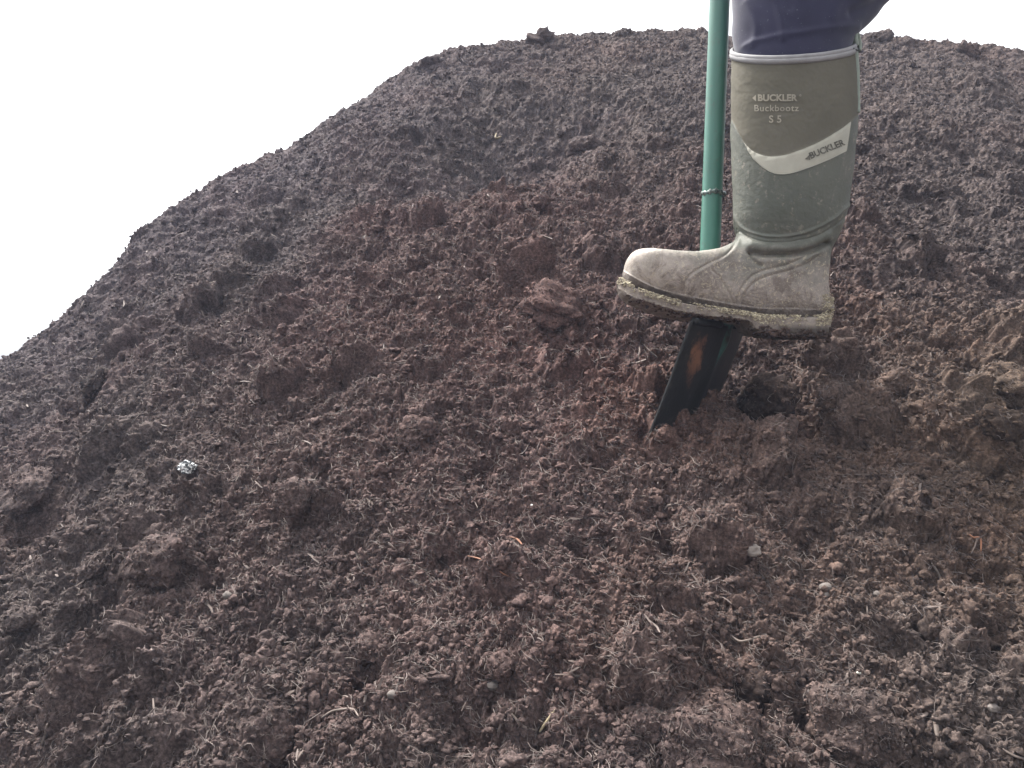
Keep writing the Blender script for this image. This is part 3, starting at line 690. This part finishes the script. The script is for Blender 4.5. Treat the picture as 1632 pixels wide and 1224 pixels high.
# boot materials
def mud_mix(m, c, z0, z1, mudc=(.27, .23, .20), amt=.85):
    zz = m.map(m.sepz()[2], z0, z1, 1, 0)      # more dried mud towards the sole
    nn = m.noise(26, 6, .65, dist=.4)
    f = m.map(m.math('ADD', zz, m.math('MULTIPLY', m.math('SUBTRACT', nn, .5), 1.5)), .25, .85)
    return m.mix(m.math('MULTIPLY', f, amt), c, mudc)
Z = lambda Y: (612 - Y) * PXM
m = NT('olive_neoprene'); c = m.ramp(m.noise(13, 4), [(.3, (.108, .100, .077)), (.7, (.132, .122, .096))])
c = m.mix(m.math('MULTIPLY', m.map(m.noise(9, 5, .7, dist=.6), .56, .72), .35), c, (.075, .068, .057))
m.bump(m.noise(700, 2), .35, .0004); M_neo = m.set(c, .9, .2)
m = NT('olive_rubber'); c = m.ramp(m.noise(11, 4), [(.3, (.084, .090, .073)), (.7, (.112, .115, .094))])
c = m.mix(m.math('MULTIPLY', m.map(m.noise(16, 6, .7, dist=1.2), .55, .68), .30), c, (.19, .165, .145))
green_ = c
c = mud_mix(m, c, Z(478), Z(372), (.31, .265, .235), .85)
toe = m.math('MULTIPLY', m.map(m.sepz()[0], (1040 - 816) * PXM, (1170 - 816) * PXM, 1, 0), m.map(m.noise(22, 5, .65), .3, .6))
c = m.mix(m.math('MULTIPLY', toe, .8), c, (.49, .425, .375))
c = m.mix(m.math('MULTIPLY', m.map(m.noise(90, 4, .7), .58, .68), .5), c, (.30, .26, .21))
xx = m.math('MULTIPLY', m.map(m.sepz()[2], Z(492), Z(478), 1, 0), m.map(m.noise(60, 5, .7), .35, .6))
c = m.mix(m.math('MULTIPLY', xx, .6), c, (.10, .082, .07))
c = m.mix(m.math('MULTIPLY', m.math('MULTIPLY', m.map(m.sepz()[2], Z(400), Z(430)), m.map(m.noise(30, 6, .75, dist=1.0), .47, .60)), .75), c, (.125, .098, .082))
c = m.mix(m.math('MULTIPLY', m.math('MULTIPLY', m.map(m.sepz()[2], Z(400), Z(425)), m.map(m.noise(130, 5, .8, dist=2.0), .54, .63)), .7), c, (.55, .47, .34))
c = m.mix(m.math('MULTIPLY', m.map(m.noise(19, 5, .7, dist=1.5), .58, .68), .3), c, green_)
m.bump(m.noise(420, 4, .65), .6, .0009); M_rub = m.set(c, .62, .35)
m = NT('muddy_rand'); c = m.ramp(m.noise(38, 6, .75, dist=1), [(.32, (.075, .060, .052)), (.48, (.15, .125, .11)), (.62, (.25, .215, .19)), (.72, (.42, .36, .26))])
m.bump(m.noise(330, 4, .7), .8, .0012); M_rand = m.set(c, .8, .3)
m = NT('muddy_sole'); c = m.ramp(m.noise(60, 5, .65), [(.3, (.13, .105, .09)), (.5, (.22, .185, .165)), (.7, (.30, .26, .22))])
g_ = m.map(m.noise(170, 5, .8, dist=2.5), .50, .66); c = m.mix(m.math('MULTIPLY', g_, .6), c, (.42, .36, .25))
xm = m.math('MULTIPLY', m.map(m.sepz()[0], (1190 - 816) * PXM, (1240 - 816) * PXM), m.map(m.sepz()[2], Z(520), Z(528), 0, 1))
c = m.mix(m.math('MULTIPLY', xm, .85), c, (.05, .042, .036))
m.bump(m.noise(330, 4, .7), .8, .0014); M_sole = m.set(c, .85, .25)
M_trim = plain('grey_trim', (.27, .265, .27), .8, .2, 60, .12)
M_pipe = plain('pale_green_piping', (.27, .31, .27), .8, .2, 60, .15)
m = NT('reflective_band'); c = m.ramp(m.noise(30, 5, .6), [(.3, (.32, .31, .255)), (.7, (.40, .385, .32))]); M_band = m.set(c, .5, .4)
M_ink = plain('black_print', (.13, .125, .105), .7, .2, 300, .7)
M_emb = plain('pale_moulded_letters', (.30, .275, .22), .8, .2, 60, .15)
M_stitch = plain('dark_stitch', (.05, .055, .05), .8, .2)

def compact(V, F):
    u_, inv = np.unique(F, return_inverse=True); return V[u_], inv.reshape(F.shape)
V, F = compact(UV_.reshape(-1, 3), FQ[~fbelow]); mesh('neoprene_leg', V, F, M_neo, boot)
V, F = compact(UV_.reshape(-1, 3), FQ[fbelow & ~frand]); F2 = [F]; 
rubber = mesh('rubber_upper', V, F2, M_rub, boot)
V, F = compact(UV_.reshape(-1, 3), FQ[frand]); mesh('foxing_strip', V, F, M_rand, boot)
# sole
xs = [(984, 451, 461, 8), (987, 447, 466, 22), (993, 452, 473, 36), (1003, 461, 480, 47), (1020, 470, 487, 57), (1045, 479, 496, 63), (1075, 487, 504, 64), (1105, 492, 508, 60), (1140, 497, 511, 54), (1170, 501, 514, 50),
      (1182, 503, 517, 49), (1188, 504, 526, 49), (1200, 506, 533, 50), (1230, 508, 537, 52), (1265, 508, 539, 52), (1290, 507, 539, 48), (1305, 505, 537, 39), (1314, 503, 535, 26), (1318, 505, 528, 12), (1319.5, 510, 522, 3)]
NS, QS = 520, 96
S_ = catmull(xs, NS); th = np.linspace(0, 2 * math.pi, QS, endpoint=False)
cs, sn = np.cos(th), np.sin(th); pw_ = .32
sq = lambda v_: np.sign(v_) * np.abs(v_) ** pw_
X = np.repeat(S_[:, :1], QS, 1); mid = (S_[:, 1:2] + S_[:, 2:3]) / 2; hh_ = (S_[:, 2:3] - S_[:, 1:2]) / 2
lug = 1.0 + .10 * np.clip(np.sin(S_[:, :1] * .42) * 4, -1, 1) * (sn < -.5)[None]
Yy = mid - hh_ * sq(sn)[None] * lug; Ww = sq(cs)[None] * S_[:, 3:4]
rg_ = .9 * fbm(X * .12, Yy * .2 + Ww * .1, 51, 3, .6) + .5 * fbm(X * .5, Yy * .5 + Ww * .3, 57, 2)
lip = 2.2 * np.exp(-((sn[None] - .9) / .25) ** 2)
Ww = Ww + np.sign(Ww) * (rg_ + lip - 2.0 * np.exp(-((sn[None]) / .35) ** 2) * (X < 1185)); Yy = Yy + .5 * rg_
Vs = np.stack([(X - 816) * PXM, YB + Ww * PXM, (612 - Yy) * PXM], -1).reshape(-1, 3)
Is = np.arange(NS * QS).reshape(NS, QS); Js = np.roll(Is, -1, 1)
mesh('sole', Vs, [np.stack([Is[:-1], Js[:-1], Js[1:], Is[1:]], -1).reshape(-1, 4), np.array([Is[0], Is[-1][::-1]])], M_sole, boot)
# dried straw coloured grit caked along the welt and the heel spur
gv, gf = ico(1); GV = []; GF = []; og = 0
for i in range(4600):
    q = random.random()
    if q < .80:
        k = int(random.random() ** .9 * (NS - 1))
        if math.sin(k * .061) + .6 * math.sin(k * .17 + 1) + .5 * math.sin(k * .41) < random.uniform(-1.3, .9): continue
        sx, sy1, sy2, sw = S_[k]
        ang_ = random.uniform(.15, 1.0) ; yy_ = sy1 - 1.5 + random.random() ** 2.5 * (sy2 - sy1) * .55
        p = np.array([sx, -(sw + 1.2 - random.random() * 1.5 - (3.5 if yy_ < sy1 + 1 else 0)), yy_])
    else:
        p = np.array([random.uniform(1296, 1322), -random.random() * 44, 488 + random.gauss(0, 7)]); p[1] *= max(0, 1 - ((p[0] - 1296) / 28) ** 2) ** .5
    sz = random.uniform(.5, 1.5) * (1.25 if random.random() < .2 else 1)
    sc_ = np.array([sz * random.uniform(.6, 2.4), sz * .8, sz * random.uniform(.5, .9)]); a_ = random.uniform(-.9, .9)
    w_ = gv * sc_ * (1 + .3 * np.sin(gv[:, ::-1] * 5 + i)); w_ = np.stack([w_[:, 0] * math.cos(a_) - w_[:, 2] * math.sin(a_), w_[:, 1], w_[:, 0] * math.sin(a_) + w_[:, 2] * math.cos(a_)], -1)
    GV.append(w_ + p); GF.append(gf + og); og += len(gv)
GV = np.concatenate(GV); GV = np.stack([(GV[:, 0] - 816) * PXM, YB + GV[:, 1] * PXM, (612 - GV[:, 2]) * PXM], -1)
# wet clumps of compost stuck under the heel and along the sole's lower edge
gv2, gf2 = ico(2); HV_ = []; HF_ = []; oh = 0
for i in range(420):
    sx = random.choice([random.uniform(1195, 1320), random.uniform(1200, 1320), random.uniform(990, 1190)]); k = int(np.argmin(np.abs(S_[:, 0] - sx))); _, sy1, sy2, sw = S_[k]
    heel_ = sx > 1190
    p = np.array([sx, -(sw + .5) + random.random() ** 2 * (sw if not heel_ else sw * .6), sy2 + random.uniform(-11 if heel_ else -3, 1.5)])
    if p[1] > -(sw - 3): p[2] = sy2 + random.uniform(-1, 2)
    sz = random.uniform(1.2, 4.2) * (1.0 if heel_ else .6)
    w_ = gv2 * np.array([sz * random.uniform(.8, 1.6), sz * .7, sz * random.uniform(.6, .9)]) * (1 + .35 * noise3(gv2 * 1.7, i)[:, None])
    HV_.append(w_ + p); HF_.append(gf2 + oh); oh += len(gv2)
HV_ = np.concatenate(HV_); HV_ = np.stack([(HV_[:, 0] - 816) * PXM, YB + HV_[:, 1] * PXM, (612 - HV_[:, 2]) * PXM], -1)
wm = mesh('caked_compost', HV_, np.concatenate(HF_), soil_mat('wet_compost', .8), boot); wm['kind'] = 'stuff'
m = NT('dried_grit'); c = m.ramp(m.noise(300, 2, .6), [(.35, (.16, .13, .10)), (.52, (.34, .29, .20)), (.68, (.62, .56, .40))]); M_grit = m.set(c, .6, .4)
gr_ = mesh('dried_grit', GV, np.concatenate(GF), M_grit, boot, smooth=False); gr_['kind'] = 'stuff'
# cuff trims
def ring_path(k, grow):
    r_ = UV_[k]; c_ = r_.mean(0); d_ = r_ - c_; d_ /= np.linalg.norm(d_, axis=1, keepdims=True); return (r_ + d_ * grow)[::4]
def loop_tube(P, rad, sides=10, hz=1.0):
    n_ = len(P); T = np.roll(P, -1, 0) - np.roll(P, 1, 0); T /= np.linalg.norm(T, axis=1, keepdims=True)
    c_ = P.mean(0); A = P - c_; A -= (A * T).sum(1, keepdims=True) * T; A /= np.linalg.norm(A, axis=1, keepdims=True); B = np.cross(T, A)
    a_ = np.arange(sides) * 2 * math.pi / sides
    W = P[:, None] + rad * (np.cos(a_)[None, :, None] * A[:, None] + hz * np.sin(a_)[None, :, None] * B[:, None])
    I_ = np.arange(n_ * sides).reshape(n_, sides); A_ = np.roll(I_, -1, 0); B_ = np.roll(I_, -1, 1)
    return W.reshape(-1, 3), np.stack([I_, B_, np.roll(A_, -1, 1), A_], -1).reshape(-1, 4)
kpx = NB_ / 21 / 43               # rings to a pixel near the cuff
for k in (0, int(7.5 * kpx) ):
    V, F = loop_tube(ring_path(k, .0008), .0030, 12, 1.25); mesh('cuff_trim', V, F, M_trim, boot)
# inside wall of the cuff
inn = [UV_[k][::4] * .965 + UV_[k].mean(0) * .035 for k in range(0, 60, 10)]; ni = len(inn[0])
Vi = np.concatenate(inn); Ii = np.arange(len(Vi)).reshape(len(inn), ni); Ji = np.roll(Ii, -1, 1)
mesh('cuff_lining', Vi, np.stack([Ii[:-1], Ji[:-1], Ji[1:], Ii[1:]], -1).reshape(-1, 4), M_trim, boot)
# back piping and pull loop
P_ = []
for Y in np.linspace(74, 186, 24):
    xb = np.interp(Y, [68, 122, 188], [1357, 1361, 1362]) ; P_.append([(xb - 3.4 - 816) * PXM, YB - 20 * PXM, (612 - Y) * PXM])
V, F = uvsweep(P_, .0038, 12, True, .8); mesh('back_piping', V, F, M_pipe, boot)
P_ = [[(x - 816) * PXM, YB - w_ * PXM, (612 - y) * PXM] for x, y, w_ in ((1352, 86, 34), (1350, 72, 35), (1354, 64, 28), (1360, 67, 20), (1363, 78, 18), (1362, 88, 19))]
V, F = uvsweep(catmull(P_, 24), .0026, 10, True, 1, (.3, 1, .2)); V2, F2 = V, F
lp = mesh('pull_loop', V2, F2, M_pipe, boot)
for x, y in ((1351, 78), (1361, 82)):
    P_ = [on_boot(x - 2, y - 1, .004), on_boot(x + 1, y, .0055), on_boot(x + 5, y + 1, .004)]
    V, F = uvsweep(catmull(P_, 8), .0011, 6); mesh('stitch', V, F, M_stitch, boot)
# reflective band: laid on the surface between its two edges
E1 = catmull([(1187, 228), (1200, 241), (1218, 248.5), (1238, 249.5), (1262, 244), (1300, 229), (1335, 209), (1355, 194)], 110)
E2 = catmull([(1187.5, 229), (1196, 245), (1210, 262), (1232, 276), (1258, 277), (1290, 267), (1320, 255), (1348, 241)], 110)
nb = 18; G = np.array([[on_boot(*(a_ * (1 - t) + b_ * t), .0011 + .0005 * (0 < t < 1)) for t in np.linspace(0, 1, nb)] for a_, b_ in zip(E1, E2)])
def sheet_solid(G, th_):
    a_, b_, _ = G.shape; n_ = np.array([0, 1, 0]) * th_; V = np.concatenate([G.reshape(-1, 3), (G + n_).reshape(-1, 3)]); I_ = np.arange(a_ * b_).reshape(a_, b_)
    f = np.stack([I_[:-1, :-1], I_[:-1, 1:], I_[1:, 1:], I_[1:, :-1]], -1).reshape(-1, 4)
    rim = np.concatenate([I_[0, :], I_[1:, -1], I_[-1, -2::-1], I_[-2:0:-1, 0]]); r2 = np.roll(rim, -1); k_ = a_ * b_
    return V, [f, f[:, ::-1] + k_, np.stack([rim, r2, r2 + k_, rim + k_], -1)]
V, F = sheet_solid(G, .0035); band = mesh('reflective_band', V, F, M_band, boot)
# lettering
def text_mesh(s_, size, cx, cy, ang, name, mat, par, off, sx=1.0, bold=0, spacing=1.0):
    cu = bpy.data.curves.new('t', 'FONT'); cu.body = s_; cu.size = size; cu.align_x = 'CENTER'; cu.align_y = 'CENTER'; cu.space_character = spacing
    cu.offset = bold; cu.resolution_u = 4
    ob = bpy.data.objects.new('t', cu); C.objects.link(ob); dg = bpy.context.evaluated_depsgraph_get(); dg.update(); me = ob.evaluated_get(dg).to_mesh()
    V = np.array([v_.co[:] for v_ in me.vertices]); Fp = [list(p.vertices) for p in me.polygons]
    bpy.data.objects.remove(ob); bpy.data.curves.remove(cu)
    ca, sa = math.cos(ang), math.sin(ang); V[:, 0] *= sx
    X = cx + V[:, 0] * ca - V[:, 1] * sa; Y = cy - (V[:, 0] * sa + V[:, 1] * ca)
    W = np.array([on_boot(a_, b_, off) for a_, b_ in zip(X, Y)])
    F3 = np.array([f for f in Fp if len(f) == 3]); F4 = [f for f in Fp if len(f) == 4]
    return W, ([F3] if len(F3) else []) + ([np.array(F4)] if F4 else []), X, Y
def tri(pts, off):
    W = np.array([on_boot(a_, b_, off) for a_, b_ in pts]); return W, [np.array([[0, 1, 2]])]
parts = []
W, F, _, _ = text_mesh('BUCKLER', 14.5, 1239, 157, 0, '', None, None, .0022, .98, .55, 1.02); parts.append((W, F))
parts.append(tri([(1200, 157), (1206, 151.5), (1206, 162.5)], .0022))
W, F, _, _ = text_mesh('®', 5, 1275, 153, 0, '', None, None, .0022); parts.append((W, F))
W, F, _, _ = text_mesh('Buckbootz', 14.5, 1237.5, 173.5, 0, '', None, None, .0022, 1.0, .12, 1.12); parts.append((W, F))
W, F, _, _ = text_mesh('S 5', 16, 1236, 191, 0, '', None, None, .0022, 1.05, .25, 1.0); parts.append((W, F))
V, F = join(parts); let = mesh('raised_lettering', V, F, M_emb, boot, smooth=False)
parts = []
W, F, _, _ = text_mesh('BUCKLER', 14, 1316, 238.5, R(23), '', None, None, .0023, .98, .5, 1.0); parts.append((W, F))
parts.append(tri([(1282, 254), (1289, 247), (1290.5, 255)], .0023))
V, F = join(parts); mesh('printed_lettering', V, F, M_ink, boot, smooth=False)

# ------------------------------------------------------------------ trousers: knee bent, thigh going up to the right, hips and the standing leg beyond the frame
TR = [(1182, 134, 1342, 124, 68), (1178, 112, 1346, 100, 70), (1174, 92, 1350, 78, 73), (1170, 72, 1356, 60, 76), (1168, 50, 1366, 50, 78), (1168, 20, 1390, 30, 82), (1168, -20, 1428, -8, 86), (1172, -70, 1480, -40, 90), (1186, -130, 1520, -58, 92), (1225, -185, 1560, -66, 94),
      (1300, -235, 1600, -70, 97), (1420, -280, 1680, -76, 102), (1560, -330, 1780, -70, 112), (1700, -400, 1900, -110, 128), (1760, -520, 2010, -220, 150), (1790, -640, 2030, -430, 160), (1800, -740, 2020, -700, 150)]
NT_, QT = 420, 300
T_ = catmull(TR, NT_); th = np.linspace(0, 2 * math.pi, QT, endpoint=False); t = (1 - np.cos(th)) / 2
X = T_[:, 0:1] * (1 - t) + T_[:, 2:3] * t; Y = T_[:, 1:2] * (1 - t) + T_[:, 3:4] * t
W = -np.sin(th)[None] * T_[:, 4:5] * (1 + 0 * X)
Y = Y - W * .55 * np.clip((Y - 20) / 50, 0, 1)
W = W + np.clip((X - 1650) / 300, 0, 1) * 110             # the hips reach back to the other leg
base = np.stack([X, W, Y], -1); dr = np.gradient(base, axis=0); dt = np.roll(base, -1, 1) - np.roll(base, 1, 1)
Nn = np.cross(dr, dt); Nn /= np.linalg.norm(Nn, axis=2, keepdims=True) + 1e-9
ctr = base.mean(1, keepdims=True); Nn *= np.sign(((base - ctr) * Nn).sum(-1, keepdims=True).mean(1, keepdims=True) + 1e-9)
F_ = np.zeros(X.shape)
for pts, amp, wd in (([(1203, 0), (1214, 30), (1222, 60), (1226, 90)], 2.6, 5), ([(1216, -60), (1224, 0), (1234, 45)], -2.0, 6), ([(1410, -10), (1375, 25), (1330, 50)], -3.5, 7), ([(1290, 5), (1330, 20), (1372, 12)], 3.0, 9),
    ([(1430, 10), (1390, 30), (1362, 62)], 2.5, 6), ([(1180, 85), (1260, 82), (1350, 62)], 2.0, 5), ([(1240, -40), (1300, -10), (1400, -20)], -3, 9), ([(1180, 20), (1190, 60), (1186, 90)], 1.6, 5), ([(1300, 60), (1310, 30), (1340, -20)], 1.8, 7)):
    F_ += amp * np.exp(-(seg_d(X, Y, pts)[0] / wd) ** 2)
F_ += 2.0 * fbm(X * .012, Y * .012 + W * .01, 71, 3)
Pp = base + Nn * F_[..., None]
Vt = np.stack([(Pp[..., 0] - 816) * PXM, YB + Pp[..., 1] * PXM, (612 - Pp[..., 2]) * PXM], -1).reshape(-1, 3)
It = np.arange(NT_ * QT).reshape(NT_, QT); Jt = np.roll(It, -1, 1)
tr1 = (Vt, [np.stack([It[:-1], Jt[:-1], Jt[1:], It[1:]], -1).reshape(-1, 4), np.array([It[-1]])])
hip = np.array([1.10, YB + .16, (612 + 430) * PXM])
foot = np.array([1.36, 1.5, 0.]); foot[2] = float(heap_z(np.array([foot[0]]), np.array([foot[1]]))[0]) + .02
kn = (hip + foot) / 2 + np.array([-.06, 0, .02])
P2 = catmull([hip + [0, 0, .12], hip, hip * .5 + kn * .5, kn, kn * .5 + foot * .5 + [.01, 0, 0], foot + [0, 0, .26]], 60)
tr2 = uvsweep(P2, np.interp(np.linspace(0, 1, 60), [0, .2, .5, .75, 1], [.11, .115, .085, .075, .068]), 40, True, 1, (0, 1, 0))
m = NT('navy_cloth'); c = m.ramp(m.noise(22, 4), [(.3, (.013, .012, .034)), (.7, (.020, .019, .049))])
c = m.mix(m.math('MULTIPLY', m.map(m.noise(420, 2, .6), .68, .74), .25), c, (.3, .3, .32)); m.bump(m.noise(900, 2), .4, .0004)
M_navy = m.set(c, .85, .3); m.b.inputs['Sheen Weight'].default_value = .25
V, F = join([tr1, tr2]); mesh('trousers', V, F, M_navy, person)
# the other boot, standing on the heap outside the frame: same meshes
boot2 = empty('boot', (0, 0, 0)); boot2.parent = person
sole_low = np.array([(1250 - 816) * PXM, YB, (612 - 544) * PXM])
boot2.location = tuple(float(q) for q in (foot - sole_low + np.array([-.01, 0, 0])))
for ch in list(boot.children):
    c2 = ch.copy(); C.objects.link(c2); c2.parent = boot2
